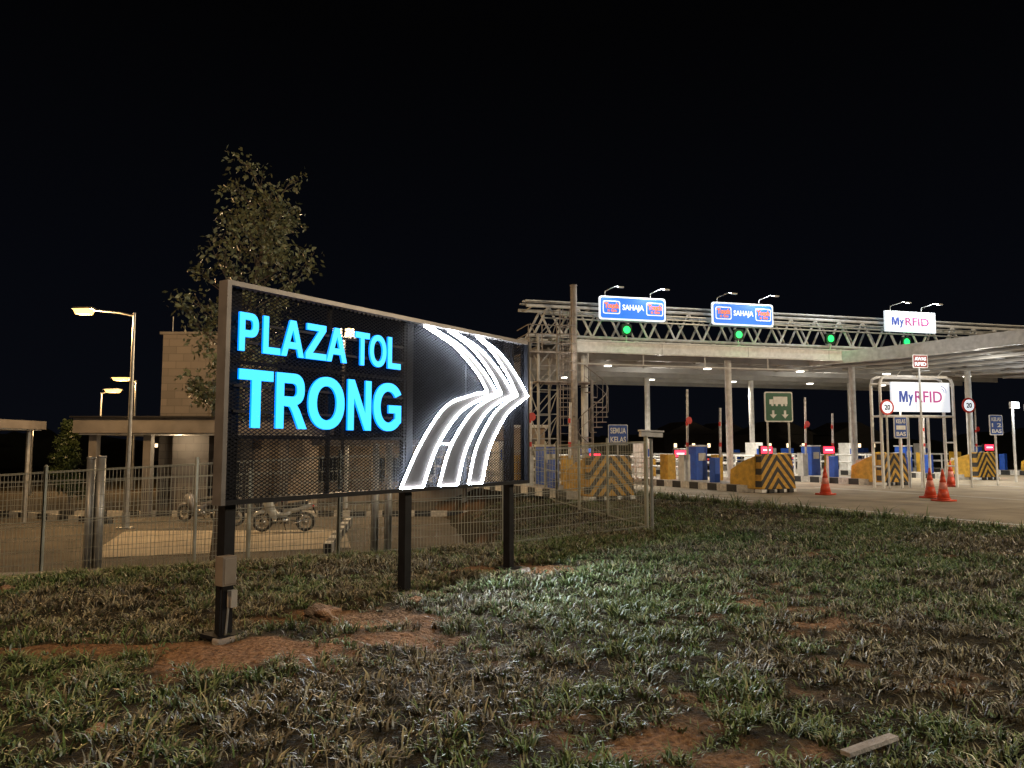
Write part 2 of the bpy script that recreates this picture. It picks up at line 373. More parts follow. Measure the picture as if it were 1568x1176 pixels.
for k in(0,2,4):
    Lf=cr([(a,0,c) for a,c in lo[k]]);Lr=cr([(a,0,c) for a,c in lo[k+1]])
    Uf=cr([(a,0,c) for a,c in up[k]]);Ur=cr([(a,0,c) for a,c in up[k+1]])
    for P,Q in((Lf,Lr),(Uf,Ur)):
        m_=min(len(P),len(Q));vv=[];ff=[]
        for i in range(m_): vv+= [(P[i].x,-.04,P[i].z),(Q[i].x,-.04,Q[i].z)]
        for i in range(m_-1): ff.append((2*i,2*i+1,2*i+3,2*i+2))
        sg.add(vv,ff,FILL)
        sg.add([(a,-.02,c) for a,_,c in vv],[f[::-1] for f in ff],DARK)
    rr=.0128
    for P in(Lf,Lr,Uf,Ur): sg.path([(p.x,-.05,p.z) for p in P],rr,LED,5)
    sg.path([(Lf[0].x,-.05,1.15),(Lr[0].x,-.05,1.15)],rr,LED,5)
sg.path([(2.62,-.05,1.63),(2.86,-.05,1.63)],.010,LED,5)
sg.done()
bx=MB('electrical_box',(-2.36,6.43,0),SA,bevel=.006)
BEIGE=mat('box_beige',(.20,.165,.13),.5,0,.15)
bx.box((-.07,-.02,.57),(.13,.11,.24),BEIGE);bx.box((-.07,-.08,.57),(.11,.012,.21),BEIGE)
bx.box((-.0,-.02,.33),(.06,.06,.14),CONC);bx.tube((-.02,-.0,.27),(-.04,-.0,.02),.010,STEEL);bx.tube((-.1,-.0,.46),(-.1,.0,.02),.01,DARK);bx.done()
for (x,y,s) in((-2.36,6.43,.15),(.03,9.91,.24),(-1.1,8.27,.10)):
    mb=MB('concrete_footing',(x,y,gh(x,y)+.0),SA+.2,bevel=.015)
    n=11;mb.prism([(s*math.cos(2*math.pi*i/n)*(1+.4*random.random()),s*.8*math.sin(2*math.pi*i/n)*(1+.4*random.random()),-.05) for i in range(n)],(0,0,.07),SOILC);mb.done()

# ---------------- fences ----------------
def fence(pts,H,name='wire_fence',pr=.03,sp=2.4,vw=.055):
    fb=MB(name)
    for a,b2 in zip(pts[:-1],pts[1:]):
        A_=Vector((a[0],a[1],0));B_=Vector((b2[0],b2[1],0));Ln=(B_-A_).length;d=(B_-A_)/Ln
        nseg=max(1,round(Ln/sp));sl=Ln/nseg
        for i in range(nseg+1):
            p=A_+d*sl*i;g=base_h(p.x,p.y)
            fb.tube((p.x,p.y,g-.1),(p.x,p.y,g+H+.06),pr,FENCE,10)
            fb.tube((p.x,p.y,g+H+.06),(p.x,p.y,g+H+.09),pr*1.15,FENCE,10,pr*.5)
        for i in range(nseg):
            p=A_+d*sl*i;q=A_+d*sl*(i+1);gp=base_h(p.x,p.y)+.06;gq=base_h(q.x,q.y)+.06
            nn=int(sl/vw)
            for k in range(nn+1):
                f_=k/nn;c=p.lerp(q,f_);g=gp*(1-f_)+gq*f_
                fb.add([c-d*.0035+Vector((0,0,g)),c+d*.0035+Vector((0,0,g)),c+d*.0035+Vector((0,0,g+H-.08)),c-d*.0035+Vector((0,0,g+H-.08))],[(0,1,2,3)],FENCE)
            for hh in np.linspace(0,H-.08,9):
                w=.004 
                fb.add([p+Vector((0,0,gp+hh-w)),q+Vector((0,0,gq+hh-w)),q+Vector((0,0,gq+hh+w)),p+Vector((0,0,gp+hh+w))],[(0,1,2,3)],FENCE)
            for hh in(.02,H-.1,H*.5):
                fb.path([p+Vector((0,-.01,gp+hh)),q+Vector((0,-.01,gq+hh))],.009,FENCE,5)
    return fb.done()
fence([(-14,11.2),(-7.4,12.0),(-2.9,12.7),(2.6,14.6)],1.72)
fence([(2.6,14.7),(1.3,22),(.6,28.5)],1.72)
fence([(-16,13.2),(-8.0,14.6),(-2.6,16.0)],1.9,'gate_fence',.045,2.7,.08)
st=MB('kerb_strip');st.path([(-14,11.15,-.5),(-7.4,11.95,-.42),(-2.9,12.65,-.27)],.07,CONC,6);st.done()
gp=MB('gate_post')
for x,y in((-8.05,14.45),(-7.8,14.35),(-2.75,15.2),(-2.5,15.3)):
    g=base_h(x,y);gp.tube((x,y,g-.1),(x,y,g+2.25),.075,STEEL,12);gp.tube((x,y,g+2.25),(x,y,g+2.29),.085,STEEL,12)
gp.done(True)
fl=MB('flood_light',(2.72,14.75,0))
fl.tube((0,0,0),(0,0,1.75),.035,STEEL);fl.box((0,0,1.83),(.42,.26,.09),WHITE,ry=.05);fl.box((0,-.02,1.90),(.46,.3,.03),WHITE,ry=.05);fl.box((0,0,1.77),(.1,.1,.04),DARK);fl.done()

# ---------------- street lamps ----------------
WARM=emis('lamp_warm',(1,.50,.12),4.5)
FLOOD=emis('flood_warm',(1,.60,.22),12)
COOL=emis('lamp_cool',(.9,.95,1),20)
WC=(1,.60,.26)
def lamp(x,y,g,top,ax,ay,e,col,em,name='street_lamp',r=.07,back=False,hs=1):
    mb=MB(name,(x,y,g));h=top-g
    mb.tube((0,0,0),(0,0,h*.5),r*1.25,STEEL,10,r*.9);mb.tube((0,0,h*.5),(0,0,h),r*.9,STEEL,10,r*.6)
    mb.tube((0,0,0),(0,0,.5),r*1.7,STEEL,10);mb.box((0,0,.02),(.4,.4,.04),STEEL)
    pts=[(0,0,h-.1),(ax*.3,ay*.3,h+.02),(ax*.8,ay*.8,h+.12)];mb.path(pts,r*.5,STEEL,8)
    L_=math.hypot(ax,ay);a=math.atan2(ay,ax)
    mb.box((ax,ay,h+.19),(.62*hs,.26*hs,.07),STEEL,rz=a,taper=.8);mb.box((ax,ay,h+.07),(.36*hs,.24*hs,.17),em,rz=a,taper=1.3)
    o=mb.done()
    if e: point('lamp_light',(x+ax,y+ay,top-.25),e,col,.2,o)
    return o
lamp(-12.2,24,-.98,5.9,-1.75,.2,1500,WC,WARM,hs=1.15)
lamp(-22.6,45,-.98,5.55,-.9,0,1100,WC,WARM,hs=1.9);lamp(-25.2,46,-.98,4.9,.7,0,300,WC,WARM,hs=1.7)
lamp(-28,60,-.98,4.8,1.2,0,0,WC,WARM,hs=2)
lamp(-25.5,40,-.98,2.6,.0,.4,150,WC,WARM,hs=1.5)
lamp(-10.5,.5,0,8,1.5,1.2,2100,(1,.62,.32),WARM)
lamp(7,-5,0,8.5,-1.2,1.0,2700,(1,.93,.80),COOL)
lamp(27,12,.05,10,-1.5,1.0,10500,(1,.78,.52),COOL)
fl=MB('flood_light',(-5.9,26.2,-.985));fl.tube((0,0,0),(0,0,6.4),.06,DARK);fl.box((0,0,6.4),(.9,.06,.06),DARK)
for q in(-.22,.22): fl.box((q,-.1,6.56),(.34,.1,.32),DARK);fl.box((q,-.16,6.56),(.30,.03,.28),FLOOD)
o=fl.done();point('lamp_light',(-5.9,25.8,5.4),1300,(1,.70,.40),.2,o)

# ---------------- office building at left ----------------
m,nt,b=new_mat('stone_tiles');b.inputs['Roughness'].default_value=.8
tc=nt.nodes.new('ShaderNodeTexCoord');mp=nt.nodes.new('ShaderNodeMapping');mp.inputs['Rotation'].default_value=(math.radians(90),0,0)
bk=nt.nodes.new('ShaderNodeTexBrick');bk.inputs['Scale'].default_value=1.0;bk.inputs['Brick Width'].default_value=.6;bk.inputs['Row Height'].default_value=.3
bk.inputs['Mortar Size'].default_value=.012;bk.inputs['Color1'].default_value=(.115,.102,.095,1);bk.inputs['Color2'].default_value=(.08,.072,.068,1);bk.inputs['Mortar'].default_value=(.055,.05,.046,1)
nt.links.new(tc.outputs['Object'],mp.inputs[0]);nt.links.new(mp.outputs[0],bk.inputs['Vector']);nt.links.new(bk.outputs[0],b.inputs['Base Color']);TILE=m
PLAS=mat('grey_plaster',(.10,.093,.09),.8,0,.2,2);GLASS=mat('dark_glass',(.02,.025,.03),.1,0,.2)
TAN=mat('tan_plaster',(.32,.26,.20),.8,0,.2,2)
ob=MB('office_building',(0,0,-.985))
ob.box((-12.2,31.5,3.55),(3.7,3,7.1),TILE)
ob.box((-12.2,31.5,7.13),(3.9,3.2,.1),PLAS)
ob.box((-11.35,29.98,4.3),(1.3,.06,1.9),GLASS);ob.box((-11.35,29.96,5.28),(1.4,.1,.07),PLAS)
for k in(-.65,0,.65): ob.box((-11.35+k,29.93,4.3),(.05,.06,1.9),PLAS)
ob.tube((-13.9,30.5,7.1),(-13.9,30.5,7.9),.02,STEEL);ob.tube((-13.4,30.5,7.1),(-13.4,30.5,7.5),.02,STEEL)
ob.box((-11.9,30.2,3.35),(8.2,5.6,.55),PLAS);ob.box((-11.9,30.2,3.66),(8.4,5.8,.06),DARK);ob.box((-11.9,30.2,3.04),(7.9,5.3,.06),WHITE)
for x in(-15.4,-13.4,-10.6,-8.4): ob.box((x,27.8,1.5),(.28,.28,3.0),PLAS)
ob.box((-12.4,29.6,1.5),(1.4,1.0,3.0),TILE);ob.box((-10.2,31.5,1.5),(3.6,2.5,3.0),TAN)
ob.box((-11.0,29.2,1.1),(.9,.06,2.1),GLASS)
ob.box((-5.2,33.6,2.75),(9.4,4,.22),PLAS);ob.box((-5.2,33.6,2.62),(9.2,3.8,.04),WHITE)
for x in(-9.6,-7,-4.5,-2,-.8): ob.tube((x,31.9,0),(x,31.9,2.6),.09,WSTEEL,10)
ob.box((-5.2,35.8,1.3),(9.4,.2,2.6),TAN)
for x in(-8.6,-6,-3.4): ob.box((x,35.67,1.5),(1.3,.06,1.1),GLASS)
o=ob.done();point('soffit_light',(-12.5,28.3,1.8),60,(1,.75,.45),.1,o);point('soffit_light',(-6,33,1.3),90,(1,.75,.45),.1,o)
gh_=MB('guard_house',(0,0,-.2));gh_.box((0.3,33.2,1.3),(2.2,2.2,2.6),TAN);gh_.box((.3,33.2,2.65),(2.5,2.5,.12),WHITE)
gh_.box((-.35,32.07,1.6),(.7,.05,.9),GLASS);gh_.box((.75,32.07,1.1),(.7,.05,2.0),PLAS);gh_.done()
cn=MB('carport',(-16.9,24,-.98));cn.box((-2.2,0,3.3),(6,4,.28),PLAS);cn.box((-2.2,0,3.14),(5.8,3.8,.03),WHITE)
for x in(.4,-4.5):
    for y in(-1.7,1.7): cn.tube((x,y,0),(x,y,3.15),.07,STEEL,10)
cn.done()

# ---------------- motorcycles ----------------
CHR=mat('chrome_parts',(.5,.5,.5),.25,.9,.1)
def moto(x,y,rz,col):
    mb=MB('parked_motorcycle',(x,y,-.965),rz)
    for wx in(-.63,.63):
        mb.torus((wx,0,.29),.245,.045,BLACK,'y',28,8);mb.torus((wx,0,.29),.205,.012,CHR,'y',24,5)
        mb.tube((wx,-.05,.29),(wx,.05,.29),.05,CHR,12)
        for k in range(10):
            a=k*math.pi/5;mb.tube((wx,0,.29),(wx+.2*math.cos(a),0,.29+.2*math.sin(a)),.005,CHR,4)
        mb.tube((wx,-.04,.29),(wx,-.048,.29),.1,CHR,16)
    for s in(-.06,.06): mb.tube((-.63,s,.29),(-.45,s,.88),.02,CHR);mb.tube((.63,s,.29),(.2,s,.33),.02,DARK);mb.tube((.63,s*1.6,.3),(.47,s*1.6,.66),.017,CHR)
    mb.path([(-.46,-.33,.98),(-.42,-.2,1.0),(-.45,0,.94),(-.42,.2,1.0),(-.46,.33,.98)],.014,DARK,6)
    for s in(-1,1):
        mb.tube((-.46,s*.33,.98),(-.48,s*.40,.97),.02,BLACK);mb.tube((-.45,s*.22,1.0),(-.5,s*.28,1.14),.006,DARK,5);mb.box((-.5,s*.29,1.17),(.02,.1,.06),DARK)
    mb.prism([(-.5,-.09,.98),(-.6,-.09,.82),(-.52,-.09,.62),(-.36,-.09,.42),(-.2,-.09,.36),(-.24,-.09,.6),(-.36,-.09,.9)],(0,.18,0),col)
    mb.box((-.585,0,.86),(.06,.14,.1),WHITE,ry=.3)
    mb.path([(-.9,0,.42),(-.82,0,.54),(-.66,0,.6),(-.5,0,.57)],[.03,.06,.065,.05],col,8)
    mb.path([(-.38,0,.72),(-.2,0,.5),(.02,0,.5),(.2,0,.62)],[.06,.07,.08,.08],col,10)
    mb.box((-.02,0,.34),(.32,.2,.2),CHR,ry=.15);mb.tube((-.2,0,.36),(-.05,0,.34),.075,DARK,12)
    mb.path([(-.05,0,.7),(.1,0,.75),(.35,0,.77),(.58,0,.84),(.7,0,.86)],[.06,.1,.11,.1,.05],BLACK,10)
    mb.path([(.0,0,.62),(.3,0,.66),(.6,0,.74),(.84,0,.82)],[.08,.1,.09,.03],col,10)
    mb.box((.85,0,.76),(.05,.12,.07),RED);mb.path([(.84,0,.74),(.95,0,.5)],.025,DARK,6)
    mb.path([(.0,-.12,.24),(.3,-.14,.26),(.75,-.16,.38)],[.02,.03,.045],CHR,10)
    mb.path([(.6,0,.9),(.82,0,.95),(.84,0,.9)],.012,CHR,6)
    mb.path([(-.02,.1,.25),(.02,.26,0.01)],.012,DARK,6);mb.tube((-.08,-.2,.26),(-.08,.2,.26),.014,DARK,6)
    mb.done(True)
moto(-6.9,23.0,math.radians(8),mat('bike_silver',(.45,.47,.46),.3,.1,.1))
moto(-10.6,25.9,math.radians(-12),mat('bike_grey',(.25,.25,.27),.35,.1,.1))
moto(-8.4,24.9,math.radians(35),mat('bike_dark',(.05,.05,.06),.35,.2,.1))

# ---------------- trees ----------------
def leafmat(n,c):
    m,nt,b=new_mat(n);A=nt.nodes.new('ShaderNodeAttribute');A.attribute_name='Col'
    nt.links.new(A.outputs['Color'],b.inputs['Base Color']);b.inputs['Roughness'].default_value=.45
    return m
LEAF=leafmat('leaves',0);BARK=mat('bark',(.11,.085,.06),.9,0,.3,15,.6)
def tree(name,loc,tips,trunk,limbs,nper,ls,spread,colr,seed):
    rg=np.random.default_rng(seed);mb=MB(name,loc)
    mb.path(trunk[0],trunk[1],BARK,10)
    for p,r in limbs: mb.path(p,r,BARK,5)
    nv=len(mb.v);cols=[(0,0,0,1)]*nv
    for tp in tips:
        k=int(nper*(.3+1.4*rg.random()**1.5));shade=.5+.8*rg.random()
        for i in range(k):
            c=np.array(tp)+rg.normal(0,spread,3)*np.array([1,1,.8])
            d=rg.normal(0,1,3);d[2]-=.4;d/=np.linalg.norm(d);e=np.cross(d,rg.normal(0,1,3));e/=np.linalg.norm(e)
            l=ls*(.6+.8*rg.random());w=l*.27
            o_=len(mb.v);mb.v+= [tuple(c),tuple(c+d*l*.5+e*w),tuple(c+d*l),tuple(c+d*l*.5-e*w)]
            mb.f.append((o_,o_+1,o_+2,o_+3));mb.mi.append(mb.m(LEAF))
            q=shade*(.7+.6*rg.random());cc=(colr[0]*q,colr[1]*q,colr[2]*q,1);cols+=[cc]*4
    o=mb.done();a=o.data.attributes.new('Col','FLOAT_COLOR','POINT');a.data.foreach_set('color',np.array(cols).ravel())
    return o
def grow(H,r0,crown_r,z_start,nl,seed,lean=(0,0)):
    rd_=random.Random(seed);tr=[];rs=[]
    for i in range(9):
        f_=i/8;tr.append((lean[0]*f_+.08*math.sin(f_*5+seed),lean[1]*f_+.06*math.cos(f_*4),H*f_*.97));rs.append(r0*(1-f_*.88))
    limbs=[];tips=[]
    for i in range(nl):
        f_=z_start+(.97-z_start)*(i/(nl-1));k=f_*8;a=int(min(7,k));t=k-a
        p=Vector(tr[a]).lerp(Vector(tr[a+1]),t);ang=i*2.4+rd_.random()*.7
        R=crown_r(f_)*(.6+.6*rd_.random());ris=R*(.55+.6*rd_.random())
        e=p+Vector((math.cos(ang)*R,math.sin(ang)*R,ris));mid=p.lerp(e,.5)+Vector((0,0,-.06*R))
        limbs.append(([p,mid,e],[r0*.3*(1-f_*.6),r0*.16,.006]))
        for s in(.55,.85,1.0): tips.append(tuple(p.lerp(e,s)+Vector((rd_.gauss(0,.08),rd_.gauss(0,.08),rd_.gauss(0,.06)))))
        for j in range(3):
            q=p.lerp(e,.4+.2*j);a2=ang+rd_.choice((-1,1))*(.6+.5*rd_.random());e2=q+Vector((math.cos(a2),math.sin(a2),.7))*R*.42
            limbs.append(([q,e2],[.012,.004]));tips.append(tuple(e2));tips.append(tuple(q.lerp(e2,.6)))
    tips.append(tr[-1]);return tips,(tr,rs),limbs
tp,tk,lb=grow(7.95,.08,lambda f:(1.05 if f<.75 else 1.05-1.9*(f-.75))*min(1,max(.2,(f-.2)/.25)),.36,42,3,(.95,0))
tree('roadside_tree',(-6.0,15.2,-.85),tp,tk,lb,17,.105,.11,(.155,.165,.08),5)
tp,tk,lb=grow(3.6,.05,lambda f:.62*(1.1-f),.12,26,8)
tree('cypress_shrub',(-17.6,30,-.98),tp,tk,lb,40,.12,.10,(.05,.075,.025),6)

# ---------------- toll gantry ----------------
GA=math.radians(15)
ga=MB('toll_gantry',(2.2,30,0),GA)
W=WSTEEL
T1=25
for y in(-.05,1.15):
    for z in(6.0,7.2): ga.tube((-1.7,y,z),(T1,y,z),.07,W,8)
    k=-1.4;up_=True
    while k<T1-1:
        ga.tube((k,y,6.0 if up_ else 7.2),(k+.62,y,7.2 if up_ else 6.0),.05,W,6);k+=.62;up_=not up_
k=-1.4
while k<T1:
    for z in(6.0,7.2): ga.tube((k,-.05,z),(k,1.15,z),.035,W,6)
    k+=1.24
for y,z in((.1,7.42),(.5,7.46),(.9,7.42)): ga.box(((T1-1.7)/2,y,z),(T1+1.7,.16,.05),W)
for z in(6.85,7.0,6.7): ga.tube((-1.0,-.2,z),(T1,-.2,z),.035,STEEL,6)
ga.box((T1/2,-.35,5.595),(T1,.12,.50),WHITE);ga.box((T1/2,-.43,5.82),(T1,.06,.06),W);ga.box((T1/2,-.42,5.36),(T1,.08,.05),W)
for x in np.arange(4,T1,4.0): ga.box((x,-.4115,5.59),(.012,.003,.40),DARK)
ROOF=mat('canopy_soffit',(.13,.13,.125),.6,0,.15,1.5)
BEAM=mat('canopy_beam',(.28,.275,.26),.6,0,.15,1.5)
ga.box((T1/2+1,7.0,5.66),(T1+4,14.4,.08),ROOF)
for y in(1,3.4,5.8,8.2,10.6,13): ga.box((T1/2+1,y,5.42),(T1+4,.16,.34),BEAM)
for x in np.arange(1.5,T1+2,1.5): ga.box((x,7,5.53),(.10,14,.14),BEAM)
for x in(0.9,7.5,13.8,20.3):
    for y in(.4,8.5): ga.tube((x,y,0),(x,y,5.3),.14,W,14);ga.box((x,y,.15),(.5,.5,.3),CONC)
for x in(.8,3.2,6,9): ga.tube((x,-.3,5.35),(x,-.3,4.9),.03,W,6)
ga.tube((.3,-.3,4.9),(11,-.3,4.9),.03,W,6)
SPOTL=emis('downlight',(1,.93,.8),5)
for x in(3,8,13,18,23):
    for y in(3,9): ga.box((x,y,5.22),(.26,.26,.05),SPOTL)
gan=ga.done()
def gw(t,y,z):
    return (2.2+t*math.cos(GA)-y*math.sin(GA),30+t*math.sin(GA)+y*math.cos(GA),z)
def spot(name,loc,e,col,ang=150,parent=None):
    l=bpy.data.lights.new(name,'SPOT');l.energy=e;l.color=col;l.spot_size=math.radians(ang);l.spot_blend=.5;l.shadow_soft_size=.15
    o=bpy.data.objects.new(name,l);COL.objects.link(o);o.location=loc
    bpy.context.view_layer.update(); o.parent=parent;o.matrix_parent_inverse=parent.matrix_world.inverted()
for x in(3,8,13,18,23): spot('canopy_light',gw(x,3,5.15),1300,(1,.93,.8),150,gan)
for x in(3,13): spot('canopy_light',gw(x,9,5.15),1100,(1,.93,.8),150,gan)
point('canopy_light',gw(6,4,4.6),110,(1,.95,.85),.15,gan);point('canopy_light',gw(15,4,4.6),110,(1,.95,.85),.15,gan)
for x in(1.8,3.6,6.9,8.6,12,15.6,17.2): point('gantry_floodlight',gw(x,-1.1,7.95),85,(.9,.95,1),.06,gan)
BSIGN=emis('sign_blue_glow',(.0,.17,.75),.95,(.01,.08,.4));WSIGN=emis('sign_white_glow',(.8,.9,1),.8,(.7,.7,.7));ORN=emis('sign_orange_glow',(.85,.22,.06),.8,(.5,.1,.03))  # painted sign faces; emission stands in for lamp light falling on them
def rrect(mb,x0,x1,z0,z1,y,th,mt,r=.1):
    P=[]
    for cx,cz,a in((x1-r,z0+r,-90),(x1-r,z1-r,0),(x0+r,z1-r,90),(x0+r,z0+r,180)):
        for k in range(5):
            q=math.radians(a+k*22.5);P.append((cx+r*math.cos(q),y,cz+r*math.sin(q)))
    mb.prism(P,(0,th,0),mt)
def goose(mb,xs,zt):
    for x in xs:
        mb.path([(x,-.4,zt-.1),(x-.05,-.5,zt+.2),(x+.2,-.95,zt+.32),(x+.35,-1.05,zt+.30)],.016,W,6);mb.box((x+.38,-1.1,zt+.27),(.24,.10,.05),W)
def sahaja(t0):
    sb=MB('lane_sign',(2.2,30,0),GA)
    rrect(sb,t0,t0+2.92,6.70,7.66,-.5,.08,WSIGN);rrect(sb,t0+.06,t0+2.86,6.76,7.60,-.507,.0065,BSIGN)
    for a in(.15,2.05):
        rrect(sb,t0+a,t0+a+.75,6.93,7.47,-.515,.0075,WSIGN,.08);rrect(sb,t0+a+.04,t0+a+.71,6.97,7.43,-.522,.0065,BSIGN,.07)
        sb.text('Touch',t0+a+.07,t0+a+.68,7.15,7.39,-.523,.008,ORN,None,.06);sb.text("n Go",t0+a+.2,t0+a+.6,7.01,7.14,-.523,.008,ORN,None,.05)
    sb.text('SAHAJA',t0+1.0,t0+1.95,7.04,7.34,-.509,.01,WSIGN,None,.03)
    goose(sb,(t0+.3,t0+2.3),7.64);sb.done()
sahaja(1.22);sahaja(6.28)
RFW=emis('rfid_white_glow',(.72,.80,.9),.8,(.7,.7,.7));RFB=emis('rfid_blue_glow',(.03,.08,.4),.4,(.03,.06,.3));RFR=emis('rfid_red_glow',(.5,.08,.35),.5,(.3,.03,.15))  # board is no light box; its lamp-lit brightness is put in as emission
def rfid(mb,x0,x1,z0,z1,y):
    w=x1-x0;h=z1-z0
    mb.box(((x0+x1)/2,y+.05,(z0+z1)/2),(w,.1,h),RFW)
    mb.text('M',x0+.12*w,x0+.265*w,z0+.32*h,z0+.70*h,y-.004,.01,RFB,None,block=True);mb.text('y',x0+.275*w,x0+.36*w,z0+.20*h,z0+.58*h,y-.004,.01,RFB,None,.03)
    mb.text('RFID',x0+.39*w,x0+.86*w,z0+.32*h,z0+.70*h,y-.004,.01,RFR,None,.01)
    for r_ in(.05,.085): mb.path([(x0+.85*w+r_*w*math.cos(a),y-.008,z0+.68*h+r_*w*math.sin(a)) for a in np.linspace(-.2,1.6,6)],.012,RFB,4)
sb=MB('lane_sign',(2.2,30,0),GA);rfid(sb,14.96,17.7,6.76,7.7,-.5);goose(sb,(15.3,17.0),7.7);sb.done()
GREEN=emis('green_signal',(.0,1,.16),1.8)
for t0 in(2.43,7.56,12.1,16.12):
    sb=MB('lane_signal',(2.2,30,0),GA);rrect(sb,t0-.22,t0+.22,6.1,6.55,-.45,.14,DARK,.06);sb.disc((t0,-.46,6.32),.15,.02,GREEN);sb.tube((t0,-.38,6.1),(t0,-.38,5.85),.03,W);o=sb.done()
    point('signal_glow',gw(t0,-.62,6.32),10,(.02,1,.15),.1,o)

# curved front canopy on the right
cc=MB('curved_canopy')
P=cr([(13.0,34.6,0),(14.9,32.4,0),(16.6,29.7,0),(18.3,26.4,0),(20.4,21.5,0)],8)
Nn=Vector((.93,.36,0))
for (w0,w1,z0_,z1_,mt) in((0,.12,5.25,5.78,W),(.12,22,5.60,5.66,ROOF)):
    vv=[];ff=[]
    for p in P:
        a=p+Nn*w0;b2=p+Nn*w1
        vv+=[(a.x,a.y,z0_),(b2.x,b2.y,z0_),(b2.x,b2.y,z1_),(a.x,a.y,z1_)]
    for i in range(len(P)-1):
        o_=4*i
        for j in range(4): ff.append((o_+j,o_+(j+1)%4,o_+4+(j+1)%4,o_+4+j))
    ff.append((0,1,2,3));ff.append(tuple(len(vv)-4+j for j in(3,2,1,0)));cc.add(vv,ff,mt)
for i in range(0,len(P),2):
    p=P[i];q=p+Nn*22;cc.tube((p.x+.1,p.y,5.45),(q.x,q.y,5.45),.09,BEAM,6)
for k in(1.2,3,5,7.5,10.5,14):
    cc.path([(p.x+Nn.x*k,p.y+Nn.y*k,5.26) for p in P],.08,BEAM,6)
o=cc.done()
point('canopy_light',(19,30,4.3),150,(1,.95,.85),.15,o);spot('canopy_light',(24,27,5.1),1500,(1,.93,.82),150,o)

# ---------------- stair tower ----------------
BR=mat('weathered_steel',(.22,.19,.165),.6,.3,.3)
tw=MB('gantry_stair_tower',(2.2,30,0),GA)
tw.tube((-.05,-1.0,0),(-.05,-1.0,7.85),.13,BR,12);tw.tube((-.05,-1,7.85),(-.05,-1,7.9),.15,BR,12)
for x in(-1.35,-.55):
    for y in(-.5,.6): tw.tube((x,y,0),(x,y,6.0),.055,BEAM,8)
z=0
while z<5.8:
    for y in(-.5,.6):
        tw.tube((-1.35,y,z),(-.55,y,z+.9),.022,BEAM,5);tw.tube((-1.35,y,z),(-.55,y,z),.022,BEAM,5)
    tw.tube((-1.35,-.5,z),(-1.35,.6,z+.9),.022,BEAM,5);tw.tube((-.55,.6,z),(-.55,-.5,z+.9),.022,BEAM,5)
    z+=.95
tw.box((-.9,0,5.25),(2.0,1.7,.06),BR)
for z in(5.6,5.95,6.3): tw.path([(-1.85,.8,z),(-1.85,-.85,z),(.1,-.85,z)],.022,BR,5)
for x in(-1.85,-1.3,-.7,-.1): tw.tube((x,-.85,5.2),(x,-.85,6.3),.022,BR,5)
for z in np.arange(2.4,6.9,.35):
    tw.path([(-.35+.33*math.cos(a),-1.05+.33*math.sin(a),z) for a in np.linspace(-math.pi,math.pi*.9,12)],.014,BR,4)
for a in(-2.4,-1.2,0,1.2): tw.tube((-.35+.33*math.cos(a),-1.05+.33*math.sin(a),2.4),(-.35+.33*math.cos(a),-1.05+.33*math.sin(a),6.9),.012,BR,4)
for z in np.arange(.3,6.9,.3): tw.tube((-.55,-.8,z),(-.15,-.8,z),.013,BR,4)
for x in(-.55,-.15): tw.tube((x,-.8,0),(x,-.8,7),.02,BR,5)
cx,cy=.72,-.9;tw.tube((cx,cy,0),(cx,cy,4.2),.06,BR,8)
rail=[];rail2=[]
for i in range(20):
    a=i*.42;z=.2*i+.15;c,s=math.cos(a),math.sin(a);c2,s2=math.cos(a+.42),math.sin(a+.42);R=.62
    tw.add([(cx,cy,z),(cx+R*c,cy+R*s,z),(cx+R*c2,cy+R*s2,z),(cx,cy,z-.03),(cx+R*c,cy+R*s,z-.03),(cx+R*c2,cy+R*s2,z-.03)],[(0,1,2),(5,4,3),(1,4,5,2),(0,3,4,1),(2,5,3,0)],BR)
    tw.tube((cx+R*c,cy+R*s,z),(cx+R*c,cy+R*s,z+.9),.013,BR,4);rail.append((cx+R*c,cy+R*s,z+.9));rail2.append((cx+R*c,cy+R*s,z+.45))
tw.path(rail,.02,BR,5);tw.path(rail2,.012,BR,5)
tw.box((-.3,-.3,4.1),(2.4,1.2,.05),BR)
o=tw.done();point('tower_light',gw(-.4,-2.2,5.0),50,(1,.92,.8),.1,o)

